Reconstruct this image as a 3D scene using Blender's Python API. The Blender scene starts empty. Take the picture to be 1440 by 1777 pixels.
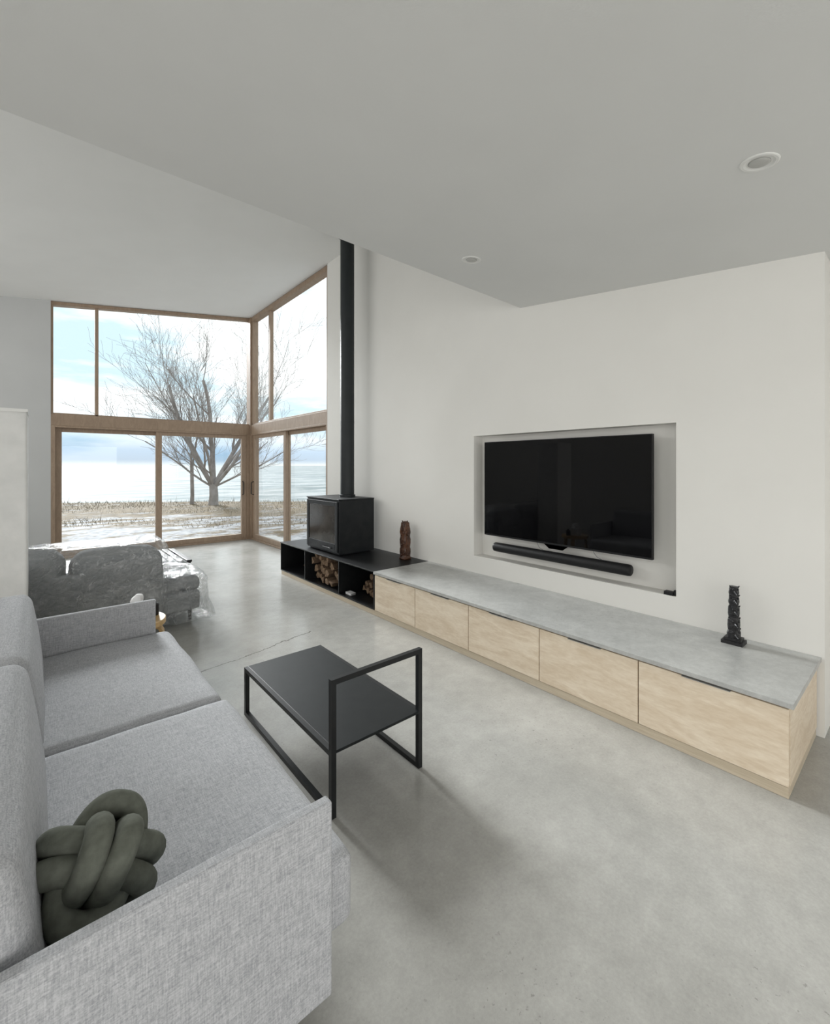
import bpy, bmesh, math, random
from mathutils import Vector, Matrix, noise
random.seed(7)
SC = bpy.context.scene
COL = SC.collection

# ------------------------------------------------------------------ materials
def newmat(name):
    m = bpy.data.materials.new(name); m.use_nodes = True
    nt = m.node_tree
    return m, nt, nt.nodes, nt.links, nt.nodes['Principled BSDF']

def pmat(name, c1, c2=None, rough=.6, scale=8, stretch=(1,1,1), bump=0., bscale=60, metal=0., detail=4, spec=.5, lo=.35, hi=.65, bstretch=None, dist=.01):
    m, nt, N, L, P = newmat(name)
    P.inputs['Roughness'].default_value = rough
    P.inputs['Metallic'].default_value = metal
    P.inputs['Specular IOR Level'].default_value = spec
    tc = N.new('ShaderNodeTexCoord')
    if c2 is None: c2 = tuple(c*.9 for c in c1)
    mp = N.new('ShaderNodeMapping'); mp.inputs['Scale'].default_value = stretch
    L.new(tc.outputs['Object'], mp.inputs['Vector'])
    nz = N.new('ShaderNodeTexNoise'); nz.inputs['Scale'].default_value = scale; nz.inputs['Detail'].default_value = detail
    L.new(mp.outputs['Vector'], nz.inputs['Vector'])
    cr = N.new('ShaderNodeValToRGB')
    cr.color_ramp.elements[0].position = lo; cr.color_ramp.elements[1].position = hi
    cr.color_ramp.elements[0].color = (*c1, 1); cr.color_ramp.elements[1].color = (*c2, 1)
    L.new(nz.outputs['Fac'], cr.inputs['Fac']); L.new(cr.outputs['Color'], P.inputs['Base Color'])
    if bump > 0:
        mp2 = N.new('ShaderNodeMapping'); mp2.inputs['Scale'].default_value = bstretch or stretch
        L.new(tc.outputs['Object'], mp2.inputs['Vector'])
        n2 = N.new('ShaderNodeTexNoise'); n2.inputs['Scale'].default_value = bscale; n2.inputs['Detail'].default_value = 3
        L.new(mp2.outputs['Vector'], n2.inputs['Vector'])
        b = N.new('ShaderNodeBump'); b.inputs['Strength'].default_value = bump; b.inputs['Distance'].default_value = dist
        L.new(n2.outputs['Fac'], b.inputs['Height']); L.new(b.outputs['Normal'], P.inputs['Normal'])
    return m

M = {}
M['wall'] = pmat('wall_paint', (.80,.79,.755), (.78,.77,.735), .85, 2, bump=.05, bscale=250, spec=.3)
M['wall2'] = pmat('wall_paint_backlit', (.56,.565,.56), (.54,.545,.54), .85, 2, bump=.05, bscale=250, spec=.2)  # backlit shade of the white window wall put into a darker albedo
M['ceil'] = pmat('ceiling_paint', (.88,.88,.865), (.86,.86,.845), .9, 2, bump=.03, bscale=200, spec=.2)  # high ceiling: extra snow-bounce brightness put into a lighter albedo
M['ceil2'] = pmat('ceiling_paint_shaded', (.745,.748,.735), (.725,.728,.715), .95, 2, bump=.03, bscale=200, spec=.1)  # low ceilings: weaker light put into a darker albedo
M['black'] = pmat('black_steel', (.008,.009,.010), (.012,.013,.014), .42, 20, bump=.03, bscale=300, spec=.3)
M['tabletop'] = pmat('black_powder_coat', (.006,.008,.009), (.009,.011,.012), .42, 15, bump=.03, bscale=400, spec=.25)
M['stove'] = pmat('stove_steel', (.010,.012,.014), (.016,.018,.020), .5, 10, bump=.03, bscale=300, spec=.3)
M['flue'] = pmat('flue_paint', (.010,.014,.016), (.014,.018,.02), .5, 6, spec=.4)
M['glassblack'] = pmat('dark_glass', (.002,.002,.0025), (.003,.003,.0035), .03, 3, spec=.3)
M['stoveglass'] = pmat('stove_glass', (.03,.027,.024), (.05,.045,.04), .12, 5)
M['darkplastic'] = pmat('black_plastic', (.008,.008,.009), (.012,.012,.013), .5, 80, spec=.3)
M['steel'] = pmat('satin_pull', (.33,.32,.30), (.38,.37,.35), .6, 90)
M['tissue'] = pmat('tissue_paper', (.85,.85,.85), (.78,.78,.78), .9, 20)
M['stone'] = pmat('black_argillite', (.008,.008,.009), (.018,.018,.020), .4, 30, bump=.4, bscale=90, spec=.4)
M['cable'] = pmat('grey_cable', (.35,.35,.35), (.3,.3,.3), .5)
M['switch'] = pmat('white_plastic', (.78,.78,.76), (.76,.76,.74), .5)
M['lightwood'] = pmat('stool_birch', (.62,.42,.2), (.52,.34,.15), .4, 6, stretch=(1,6,6))
M['bark'] = pmat('log_bark', (.09,.055,.035), (.17,.11,.07), .9, 25, bump=.7, bscale=60)
M['logend'] = pmat('log_cut_end', (.27,.18,.11), (.14,.09,.055), .85, 26, bump=.5, bscale=90)
M['treebark'] = pmat('tree_bark', (.22,.20,.185), (.32,.295,.28), .95, 4, bump=.5, bscale=20)
M['totemwood'] = pmat('carved_cedar', (.12,.048,.022), (.035,.014,.008), .35, 22, stretch=(1,1,.5), bump=.5, bscale=60)
M['grass'] = pmat('dry_grass', (.21,.172,.115), (.13,.105,.068), .95, 2)
M['knot'] = pmat('green_jersey', (.108,.115,.096), (.14,.148,.125), .95, 60, bump=.1, bscale=500, dist=.002, spec=.1)

def fabric(name, a, b):
    m, nt, N, L, P = newmat(name)
    P.inputs['Roughness'].default_value = .95; P.inputs['Specular IOR Level'].default_value = .12
    tc = N.new('ShaderNodeTexCoord')
    fs = []
    for st in ((12,12,1.2),(1.2,12,12),(12,1.2,12)):
        mp = N.new('ShaderNodeMapping'); mp.inputs['Scale'].default_value = st
        L.new(tc.outputs['Object'], mp.inputs['Vector'])
        nz = N.new('ShaderNodeTexNoise'); nz.inputs['Scale'].default_value = 30; nz.inputs['Detail'].default_value = 3
        nz.inputs['Roughness'].default_value = .6
        L.new(mp.outputs['Vector'], nz.inputs['Vector']); fs.append(nz)
    ad = N.new('ShaderNodeMath'); ad.operation = 'ADD'
    L.new(fs[0].outputs['Fac'], ad.inputs[0]); L.new(fs[1].outputs['Fac'], ad.inputs[1])
    a2 = N.new('ShaderNodeMath'); a2.operation = 'ADD'
    L.new(ad.outputs[0], a2.inputs[0]); L.new(fs[2].outputs['Fac'], a2.inputs[1])
    mr = N.new('ShaderNodeMapRange'); mr.inputs['From Min'].default_value = 1.2; mr.inputs['From Max'].default_value = 1.8
    L.new(a2.outputs[0], mr.inputs['Value'])
    mx = N.new('ShaderNodeMix'); mx.data_type = 'RGBA'
    mx.inputs['A'].default_value = (*a,1); mx.inputs['B'].default_value = (*b,1)
    L.new(mr.outputs['Result'], mx.inputs['Factor']); L.new(mx.outputs['Result'], P.inputs['Base Color'])
    bp = N.new('ShaderNodeBump'); bp.inputs['Strength'].default_value = .12; bp.inputs['Distance'].default_value = .001
    L.new(a2.outputs[0], bp.inputs['Height']); L.new(bp.outputs['Normal'], P.inputs['Normal'])
    return m
M['fabric'] = fabric('light_grey_wool', (.31,.318,.335), (.53,.537,.555))
M['fabric2'] = fabric('mid_grey_wool', (.17,.18,.19), (.27,.28,.29))

def woodmat(name, a, b, rough, scale, stretch, grain=.5):
    m, nt, N, L, P = newmat(name)
    P.inputs['Roughness'].default_value = rough
    tc = N.new('ShaderNodeTexCoord'); mp = N.new('ShaderNodeMapping'); mp.inputs['Scale'].default_value = stretch
    oi = N.new('ShaderNodeObjectInfo'); va = N.new('ShaderNodeVectorMath'); va.operation='ADD'
    vs = N.new('ShaderNodeVectorMath'); vs.operation='SCALE'; vs.inputs['Scale'].default_value=1.7
    L.new(oi.outputs['Location'], vs.inputs[0]); L.new(tc.outputs['Object'], va.inputs[0]); L.new(vs.outputs[0], va.inputs[1])
    L.new(va.outputs[0], mp.inputs['Vector'])
    nz = N.new('ShaderNodeTexNoise'); nz.inputs['Scale'].default_value = scale; nz.inputs['Detail'].default_value = 6
    nz.inputs['Distortion'].default_value = 1.6
    L.new(mp.outputs['Vector'], nz.inputs['Vector'])
    n2 = N.new('ShaderNodeTexNoise'); n2.inputs['Scale'].default_value = scale*9; n2.inputs['Detail'].default_value = 3
    L.new(mp.outputs['Vector'], n2.inputs['Vector'])
    ad = N.new('ShaderNodeMath'); ad.operation = 'MULTIPLY_ADD'; ad.inputs[1].default_value = grain
    L.new(n2.outputs['Fac'], ad.inputs[0]); L.new(nz.outputs['Fac'], ad.inputs[2])
    mr = N.new('ShaderNodeMapRange'); mr.inputs['From Min'].default_value = .5; mr.inputs['From Max'].default_value = .95
    L.new(ad.outputs[0], mr.inputs['Value'])
    mx = N.new('ShaderNodeMix'); mx.data_type = 'RGBA'
    mx.inputs['A'].default_value = (*a,1); mx.inputs['B'].default_value = (*b,1)
    L.new(mr.outputs['Result'], mx.inputs['Factor']); L.new(mx.outputs['Result'], P.inputs['Base Color'])
    return m
M['ply'] = woodmat('birch_plywood', (.82,.72,.58), (.66,.54,.40), .5, 3.6, (1,.8,3.6), .55)
M['plyedge'] = woodmat('plywood_edge', (.62,.54,.42), (.5,.42,.31), .6, 6, (1,.4,12))
M['oak'] = woodmat('window_wood', (.37,.27,.19), (.28,.20,.14), .5, 5, (3,3,.8))

def concrete(name, colA, colB, big, fine, crack, r0, r1, fine_c=(.89,1.06), sp_c=(.92,1.06)):
    m, nt, N, L, P = newmat(name)
    tc = N.new('ShaderNodeTexCoord')
    def nz(scale, det=6, r=.6, dist=0):
        n = N.new('ShaderNodeTexNoise'); n.inputs['Scale'].default_value = scale; n.inputs['Detail'].default_value = det
        n.inputs['Roughness'].default_value = r; n.inputs['Distortion'].default_value = dist
        L.new(tc.outputs['Object'], n.inputs['Vector']); return n
    def ramp(src, p0, p1, c0, c1):
        r = N.new('ShaderNodeValToRGB'); r.color_ramp.elements[0].position = p0; r.color_ramp.elements[1].position = p1
        r.color_ramp.elements[0].color = (*c0,1); r.color_ramp.elements[1].color = (*c1,1)
        L.new(src, r.inputs['Fac']); return r
    def mix(f, a, b, mode='MIX'):
        x = N.new('ShaderNodeMix'); x.data_type = 'RGBA'; x.blend_type = mode
        if isinstance(f, (int,float)): x.inputs['Factor'].default_value = f
        else: L.new(f, x.inputs['Factor'])
        for s, k in ((a,'A'),(b,'B')):
            if isinstance(s, tuple): x.inputs[k].default_value = (*s,1)
            else: L.new(s, x.inputs[k])
        return x.outputs['Result']
    a = ramp(nz(big, 9, .64, .5).outputs['Fac'], .32, .70, colA, colB)
    b = ramp(nz(fine, 9, .7).outputs['Fac'], .32, .68, (fine_c[0],)*3, (fine_c[1],)*3)
    c = mix(1., a.outputs['Color'], b.outputs['Color'], 'MULTIPLY')
    sp_ = ramp(nz(fine*9, 4, .7).outputs['Fac'], .3, .7, (sp_c[0],)*3, (sp_c[1],)*3)
    c = mix(1., c, sp_.outputs['Color'], 'MULTIPLY')
    pit = ramp(nz(55, 3, .6).outputs['Fac'], .64, .70, (0,0,0), (1,1,1))
    area = ramp(nz(1.1, 3).outputs['Fac'], .47, .58, (0,0,0), (1,1,1))
    pm = N.new('ShaderNodeMath'); pm.operation = 'MULTIPLY'
    L.new(pit.outputs['Color'], pm.inputs[0]); L.new(area.outputs['Color'], pm.inputs[1])
    pm2 = N.new('ShaderNodeMath'); pm2.operation='MULTIPLY'; pm2.inputs[1].default_value=.6; L.new(pm.outputs[0], pm2.inputs[0])
    c = mix(pm2.outputs[0], c, (.18,.175,.165))
    if crack:
        sep = N.new('ShaderNodeSeparateXYZ'); L.new(tc.outputs['Object'], sep.inputs[0])
        def math_(op, a_, b_=None, c_=None):
            n = N.new('ShaderNodeMath'); n.operation = op
            for i, s in enumerate((a_, b_, c_)):
                if s is None: continue
                if isinstance(s, (int,float)): n.inputs[i].default_value = s
                else: L.new(s, n.inputs[i])
            return n.outputs[0]
        wob = nz(3.5, 6, .7)
        line = math_('MULTIPLY_ADD', sep.outputs['X'], .22, 2.95)
        line = math_('MULTIPLY_ADD', wob.outputs['Fac'], .16, line)
        d = math_('ABSOLUTE', math_('SUBTRACT', sep.outputs['Y'], line))
        k = math_('LESS_THAN', d, .0055)
        k = math_('MULTIPLY', k, math_('LESS_THAN', sep.outputs['X'], 1.75))
        k = math_('MULTIPLY', k, .8)
        c = mix(k, c, (.10,.09,.08))
    L.new(c, P.inputs['Base Color'])
    rr = N.new('ShaderNodeMapRange'); rr.inputs['To Min'].default_value = r0; rr.inputs['To Max'].default_value = r1
    L.new(nz(4, 5).outputs['Fac'], rr.inputs['Value']); L.new(rr.outputs['Result'], P.inputs['Roughness'])
    bp = N.new('ShaderNodeBump'); bp.inputs['Strength'].default_value = .05; bp.inputs['Distance'].default_value = .01
    L.new(nz(30, 4).outputs['Fac'], bp.inputs['Height']); L.new(bp.outputs['Normal'], P.inputs['Normal'])
    return m
M['floor'] = concrete('polished_concrete_floor', (.34,.336,.315), (.435,.430,.406), 1.6, 10, True, .10, .30)
M['ctop'] = concrete('concrete_worktop', (.385,.39,.38), (.51,.515,.50), 6, 34, False, .25, .4, (.88,1.08),(.9,1.08))

def sym_fresnel(N, L, f0, normal=None, k=.9):
    lw = N.new('ShaderNodeLayerWeight'); lw.inputs['Blend'].default_value=.5
    if normal is not None: L.new(normal, lw.inputs['Normal'])
    p = N.new('ShaderNodeMath'); p.operation='POWER'; p.inputs[1].default_value=5.; L.new(lw.outputs['Facing'], p.inputs[0])
    m = N.new('ShaderNodeMath'); m.operation='MULTIPLY_ADD'; m.inputs[1].default_value=k; m.inputs[2].default_value=f0
    L.new(p.outputs[0], m.inputs[0]); return m.outputs[0]

def glass_mat():
    m, nt, N, L, P = newmat('window_glass'); N.remove(P)
    out = N['Material Output']
    t = N.new('ShaderNodeBsdfTransparent'); t.inputs[0].default_value = (.96,.98,.97,1)
    g = N.new('ShaderNodeBsdfGlossy'); g.inputs['Roughness'].default_value = .0
    mx = N.new('ShaderNodeMixShader')
    L.new(sym_fresnel(N,L,.05), mx.inputs[0]); L.new(t.outputs[0], mx.inputs[1]); L.new(g.outputs[0], mx.inputs[2])
    L.new(mx.outputs[0], out.inputs['Surface'])
    return m
M['glass'] = glass_mat()

def plastic_mat():
    m, nt, N, L, P = newmat('clear_plastic_sheet'); N.remove(P)
    out = N['Material Output']
    tc = N.new('ShaderNodeTexCoord'); nz = N.new('ShaderNodeTexNoise'); nz.inputs['Scale'].default_value = 9; nz.inputs['Detail'].default_value = 5
    nz.inputs['Distortion'].default_value = 2.4
    L.new(tc.outputs['Object'], nz.inputs['Vector'])
    bp = N.new('ShaderNodeBump'); bp.inputs['Strength'].default_value = 1.; bp.inputs['Distance'].default_value = .045
    L.new(nz.outputs['Fac'], bp.inputs['Height'])
    t = N.new('ShaderNodeBsdfTransparent'); t.inputs[0].default_value = (.97,.975,.975,1)
    g = N.new('ShaderNodeBsdfGlossy'); g.inputs['Roughness'].default_value = .12
    d = N.new('ShaderNodeBsdfDiffuse'); d.inputs[0].default_value = (.75,.77,.77,1)
    L.new(bp.outputs[0], g.inputs['Normal'])
    n2 = N.new('ShaderNodeTexNoise'); n2.inputs['Scale'].default_value = 7; n2.inputs['Detail'].default_value = 5; n2.inputs['Distortion'].default_value = 2.8
    L.new(tc.outputs['Object'], n2.inputs['Vector'])
    s1 = N.new('ShaderNodeMath'); s1.operation='SUBTRACT'; s1.inputs[1].default_value=.5; L.new(n2.outputs['Fac'], s1.inputs[0])
    s2 = N.new('ShaderNodeMath'); s2.operation='ABSOLUTE'; L.new(s1.outputs[0], s2.inputs[0])
    cr = N.new('ShaderNodeMapRange'); cr.inputs['From Min'].default_value=0; cr.inputs['From Max'].default_value=.016
    cr.inputs['To Min'].default_value=.5; cr.inputs['To Max'].default_value=.04
    L.new(s2.outputs[0], cr.inputs['Value'])
    m1 = N.new('ShaderNodeMixShader'); L.new(cr.outputs[0], m1.inputs[0])
    L.new(t.outputs[0], m1.inputs[1]); L.new(d.outputs[0], m1.inputs[2])
    m2 = N.new('ShaderNodeMixShader'); L.new(sym_fresnel(N,L,.11,bp.outputs[0],.5), m2.inputs[0])
    L.new(m1.outputs[0], m2.inputs[1]); L.new(g.outputs[0], m2.inputs[2])
    L.new(m2.outputs[0], out.inputs['Surface'])
    return m
M['plastic'] = plastic_mat()
M['paper'] = pmat('rice_paper', (.70,.705,.69), (.77,.77,.755), .8, 9, detail=7, bump=.25, bscale=25)

def ground_mat():
    m, nt, N, L, P = newmat('snowy_dry_grass_ground')
    P.inputs['Roughness'].default_value = .95; P.inputs['Specular IOR Level'].default_value=.1
    tc = N.new('ShaderNodeTexCoord')
    mp = N.new('ShaderNodeMapping'); mp.inputs['Rotation'].default_value=(0,0,math.radians(37)); mp.inputs['Scale'].default_value=(.55,1.3,1)
    L.new(tc.outputs['Object'], mp.inputs['Vector'])
    n1 = N.new('ShaderNodeTexNoise'); n1.inputs['Scale'].default_value = 1.1; n1.inputs['Detail'].default_value = 9; n1.inputs['Roughness'].default_value=.8
    L.new(mp.outputs[0], n1.inputs['Vector'])
    dt = N.new('ShaderNodeVectorMath'); dt.operation='DOT_PRODUCT'; dt.inputs[1].default_value=(.6,.8,0)
    L.new(tc.outputs['Object'], dt.inputs[0])
    mr = N.new('ShaderNodeMapRange'); mr.inputs['From Min'].default_value=10.; mr.inputs['From Max'].default_value=17.
    mr.inputs['To Min'].default_value=.05; mr.inputs['To Max'].default_value=-.09
    L.new(dt.outputs['Value'], mr.inputs['Value'])
    ad = N.new('ShaderNodeMath'); L.new(n1.outputs['Fac'], ad.inputs[0]); L.new(mr.outputs[0], ad.inputs[1])
    cr = N.new('ShaderNodeValToRGB')
    e = cr.color_ramp.elements; e[0].position=.47; e[0].color=(.18,.147,.10,1); e[1].position=.53; e[1].color=(.39,.41,.44,1)
    L.new(ad.outputs[0], cr.inputs['Fac'])
    n2 = N.new('ShaderNodeTexNoise'); n2.inputs['Scale'].default_value = 7; n2.inputs['Detail'].default_value = 8
    L.new(tc.outputs['Object'], n2.inputs['Vector'])
    r2 = N.new('ShaderNodeValToRGB'); r2.color_ramp.elements[0].position=.3; r2.color_ramp.elements[1].position=.7
    r2.color_ramp.elements[0].color=(.6,.6,.6,1); r2.color_ramp.elements[1].color=(1.2,1.15,1.1,1)
    L.new(n2.outputs['Fac'], r2.inputs['Fac'])
    mx = N.new('ShaderNodeMix'); mx.data_type='RGBA'; mx.blend_type='MULTIPLY'; mx.inputs['Factor'].default_value=1
    L.new(cr.outputs[0], mx.inputs['A']); L.new(r2.outputs[0], mx.inputs['B'])
    L.new(mx.outputs['Result'], P.inputs['Base Color'])
    return m
M['ground'] = ground_mat()

def lake_mat():
    m, nt, N, L, P = newmat('lake_water')
    P.inputs['Roughness'].default_value = .8; P.inputs['Specular IOR Level'].default_value=.05
    tc = N.new('ShaderNodeTexCoord'); mp = N.new('ShaderNodeMapping'); mp.inputs['Rotation'].default_value=(0,0,math.radians(37)); mp.inputs['Scale'].default_value=(.25,.7,1)
    L.new(tc.outputs['Object'], mp.inputs['Vector'])
    nz = N.new('ShaderNodeTexNoise'); nz.inputs['Scale'].default_value=.6; nz.inputs['Detail'].default_value=12; nz.inputs['Roughness'].default_value=.8
    L.new(mp.outputs[0], nz.inputs['Vector'])
    cr = N.new('ShaderNodeValToRGB'); e=cr.color_ramp.elements
    e[0].position=.42; e[0].color=(.15,.19,.20,1); e[1].position=.57; e[1].color=(.35,.37,.375,1)
    L.new(nz.outputs['Fac'], cr.inputs['Fac']); L.new(cr.outputs[0], P.inputs['Base Color'])
    return m
M['lake'] = lake_mat()

def emit_mat():
    m, nt, N, L, P = newmat('downlight_lens')
    P.inputs['Base Color'].default_value=(.45,.45,.43,1); P.inputs['Roughness'].default_value=.3
    nz = N.new('ShaderNodeTexNoise'); nz.inputs['Scale'].default_value=60
    bp = N.new('ShaderNodeBump'); bp.inputs['Strength'].default_value=.3; L.new(nz.outputs['Fac'], bp.inputs['Height']); L.new(bp.outputs['Normal'], P.inputs['Normal'])
    return m
M['lens'] = emit_mat()

# ------------------------------------------------------------------ helpers
def finish(o, label=None, category=None, kind=None, group=None):
    if label: o['label'] = label
    if category: o['category'] = category
    if kind: o['kind'] = kind
    if group: o['group'] = group
    return o

def root(name, loc, label=None, category=None, kind=None, group=None, rot=0):
    e = bpy.data.objects.new(name, None); e.location = loc; e.rotation_euler = (0,0,rot); e.empty_display_size=.1
    COL.objects.link(e)
    return finish(e, label, category, kind, group)

def from_bm(name, bm, mats, parent=None, smooth=False, recenter=True, **kw):
    bmesh.ops.recalc_face_normals(bm, faces=bm.faces[:])
    me = bpy.data.meshes.new(name); 
    if smooth:
        for f in bm.faces: f.smooth = True
    c = Vector((0,0,0))
    if recenter and bm.verts:
        lo = Vector([min(v.co[i] for v in bm.verts) for i in range(3)])
        hi = Vector([max(v.co[i] for v in bm.verts) for i in range(3)])
        c = (lo+hi)/2
        for v in bm.verts: v.co -= c
    bm.to_mesh(me); bm.free()
    if not isinstance(mats, (list,tuple)): mats=[mats]
    for m in mats: me.materials.append(m)
    o = bpy.data.objects.new(name, me); COL.objects.link(o)
    if parent:
        o.parent = parent; base = Vector((0,0,0)); p = parent
        while p: base += p.location; p = p.parent
        o.location = c - base
    else: o.location = c
    return finish(o, **kw)

def add_box(bm, lo, hi, mi=0):
    vs = [bm.verts.new((x,y,z)) for x in (lo[0],hi[0]) for y in (lo[1],hi[1]) for z in (lo[2],hi[2])]
    fs = [(0,1,3,2),(4,6,7,5),(0,4,5,1),(2,3,7,6),(0,2,6,4),(1,5,7,3)]
    out=[]
    for f in fs:
        ff = bm.faces.new([vs[i] for i in f]); ff.material_index = mi; out.append(ff)
    return vs, out

def bev(o, w=.003, seg=2):
    m = o.modifiers.new('bevel','BEVEL'); m.width = w; m.segments = seg; m.limit_method='ANGLE'; m.angle_limit=math.radians(40)
    return o

def box(name, lo, hi, mat, parent=None, bevel=.0, **kw):
    bm = bmesh.new(); add_box(bm, lo, hi)
    o = from_bm(name, bm, mat, parent, **kw)
    if bevel: bev(o, bevel)
    return o

def boxes(name, lst, mat, parent=None, bevel=0, **kw):
    bm = bmesh.new()
    for b in lst: add_box(bm, b[0], b[1], b[2] if len(b)>2 else 0)
    o = from_bm(name, bm, mat, parent, **kw)
    if bevel: bev(o, bevel)
    return o

def tube(bm, pts, radii, n=8, closed=False, mi=0, caps=True):
    pts = [Vector(p) for p in pts]; k = len(pts)
    if not isinstance(radii,(list,tuple)): radii=[radii]*k
    rings=[]; prev=None
    for i,p in enumerate(pts):
        if closed: t = (pts[(i+1)%k]-pts[i-1])
        else: t = pts[min(i+1,k-1)]-pts[max(i-1,0)]
        if t.length<1e-9: t=Vector((0,0,1))
        t.normalize()
        if prev is None:
            a = Vector((0,0,1)) if abs(t.z)<.9 else Vector((1,0,0))
            u = t.cross(a).normalized()
        else:
            u = (prev - t*prev.dot(t))
            u = u.normalized() if u.length>1e-6 else t.orthogonal().normalized()
        prev=u; w=t.cross(u)
        rings.append([bm.verts.new(p+(u*math.cos(2*math.pi*j/n)+w*math.sin(2*math.pi*j/n))*radii[i]) for j in range(n)])
    off=0
    if closed:
        best=1e9
        for s in range(n):
            d=(rings[-1][0].co-rings[0][s].co).length
            if d<best: best=d; off=s
    segs = k if closed else k-1
    for i in range(segs):
        a=rings[i]; last = closed and i==k-1
        b=rings[(i+1)%k]
        for j in range(n):
            if last: f=(a[j],a[(j+1)%n],b[(j+1+off)%n],b[(j+off)%n])
            else: f=(a[j],a[(j+1)%n],b[(j+1)%n],b[j])
            ff=bm.faces.new(f); ff.material_index=mi
    if not closed and caps and n>=3:
        for r in (rings[0],rings[-1]):
            ff=bm.faces.new(r); ff.material_index=mi
    return rings

def lathe(bm, center, prof, n=32, mi=0, sq=0.):
    cx,cy,cz=center; rings=[]
    for r,z in prof:
        ring=[]
        for j in range(n):
            a=2*math.pi*j/n; c,s=math.cos(a),math.sin(a)
            k=1+sq*(1/max(abs(c),abs(s))-1)
            ring.append(bm.verts.new((cx+r*k*c,cy+r*k*s,cz+z)))
        rings.append(ring)
    for a,b in zip(rings,rings[1:]):
        for j in range(n):
            ff=bm.faces.new((a[j],a[(j+1)%n],b[(j+1)%n],b[j])); ff.material_index=mi
    for r in (rings[0],rings[-1]):
        ff=bm.faces.new(r); ff.material_index=mi

def soft_box(bm, lo, hi, r=.05, bulge=(0,0,0), n=16, nz_amp=0., nz_s=4., seed=0, shear=None, flare=0.):
    lo=Vector(lo); hi=Vector(hi); c=(lo+hi)/2; h=(hi-lo)/2
    ts=[math.sin(math.pi*(i/n-.5)) for i in range(n+1)]
    ts=[.5*t+.5*(2*i/n-1) for i,t in enumerate(ts)]
    cache={}
    def V(a,b,d):
        key=(round(a,5),round(b,5),round(d,5))
        if key in cache: return cache[key]
        p=Vector((a*h.x,b*h.y,d*h.z))
        rr=min(r,h.x*.98,h.y*.98,h.z*.98)
        inn=Vector([max(-(h[i]-rr),min(h[i]-rr,p[i])) for i in range(3)])
        q=p-inn
        if q.length>1e-9: p=inn+q.normalized()*rr
        p.x+=math.copysign(bulge[0],a)*(abs(a)**1)*(1-b*b)*(1-d*d)*1.
        p.y+=math.copysign(bulge[1],b)*(abs(b)**1)*(1-a*a)*(1-d*d)
        p.z+=math.copysign(bulge[2],d)*(abs(d)**1)*(1-a*a)*(1-b*b)
        if shear: p.x+=shear*d*h.z
        if flare:
            k=max(0,-d)**1.5*flare
            p.x+=a*k*(1+.6*math.sin(9*b+seed)); p.y+=b*k*(1+.6*math.sin(11*a+seed))
        w=p+c
        if nz_amp:
            nv=noise.noise_vector(w*nz_s+Vector((seed*7.3,seed*3.1,seed)))
            nv+=.5*noise.noise_vector(w*nz_s*2.3+Vector((seed,seed*2,3)))
            w+=nv*nz_amp
        v=bm.verts.new(w); cache[key]=v; return v
    for ax in range(3):
        for s in (-1,1):
            for i in range(n):
                for j in range(n):
                    q=[]
                    for (ii,jj) in ((i,j),(i+1,j),(i+1,j+1),(i,j+1)):
                        k=[0,0,0]; k[ax]=s; k[(ax+1)%3]=ts[ii]; k[(ax+2)%3]=ts[jj]; q.append(V(*k))
                    if len(set(q))==4:
                        try: bm.faces.new(q)
                        except ValueError: pass

def soft(name, lo, hi, mat, parent=None, r=.05, bulge=(0,0,0), n=16, nz_amp=0., nz_s=4., seed=0, shear=None, flare=0., **kw):
    bm=bmesh.new(); soft_box(bm,lo,hi,r,bulge,n,nz_amp,nz_s,seed,shear,flare)
    return from_bm(name,bm,mat,parent,smooth=True,**kw)

# ------------------------------------------------------------------ camera
cam = bpy.data.cameras.new('camera'); co = bpy.data.objects.new('camera', cam); COL.objects.link(co)
co.location=(0,0,1.4); co.rotation_euler=(math.radians(90),0,math.radians(-40.45))
cam.sensor_fit='HORIZONTAL'; cam.sensor_width=36; cam.lens=36*766/1440; cam.shift_y=-80.5/1440
cam.clip_end=6000; cam.clip_start=.05
SC.camera=co

# ------------------------------------------------------------------ room shell
W=3.07; YW=8.45; YE=2.24
ZT=lambda x: 4.22+.129*(x-W)        # high ceiling
LC=lambda y: 2.72-.117*(YE-y)       # low ceiling
bm=bmesh.new(); add_box(bm,(-3.2,-3.2,-.15),(3.6,8.62,0))
from_bm('floor',bm,M['floor'],recenter=False,label='polished grey concrete floor slab with hairline crack',kind='structure')
NY0,NY1,NZ0,NZ1=1.054,2.76,.568,1.673
boxes('wall_right',[((W,.36,0),(W+.2,NY0,4.5)),((W,NY1,0),(W+.2,5.49,4.5)),((W,NY0,0),(W+.2,NY1,NZ0)),((W,NY0,NZ1),(W+.2,NY1,4.5)),
  ((W+.12,NY0,NZ0),(W+.2,NY1,NZ1))],M['wall'],label='white plastered wall with recessed television niche',kind='structure')
box('wall_recess',(3.42,-3.2,0),(3.55,.7,2.9),M['wall'],label='white wall of the side recess',kind='structure')
box('wall_front',(-3.2,YW,0),(.137,YW+.17,4.5),M['wall2'],label='white wall beside the tall windows, tone darkened as backlit',kind='structure')
box('wall_left',(-3.2,-3.2,0),(-3.05,YW,4.5),M['wall'],label='white side wall',kind='structure')
box('wall_back',(-3.05,-3.2,0),(3.42,-3.05,4.5),M['wall'],label='white rear wall',kind='structure')
def hexa(bm,vs):
    for f in [(0,1,3,2),(4,6,7,5),(0,4,5,1),(2,3,7,6),(0,2,6,4),(1,5,7,3)]: bm.faces.new([vs[i] for i in f])
bm=bmesh.new()
vs=[]
for x in (-3.2,W+.2):
    for y in (YE-.2,YW+.17):
        for dz in (0,.25): vs.append(bm.verts.new((x,y,ZT(x)+dz)))
hexa(bm,vs)
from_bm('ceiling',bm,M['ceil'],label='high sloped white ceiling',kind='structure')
bm=bmesh.new(); vs=[]
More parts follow.
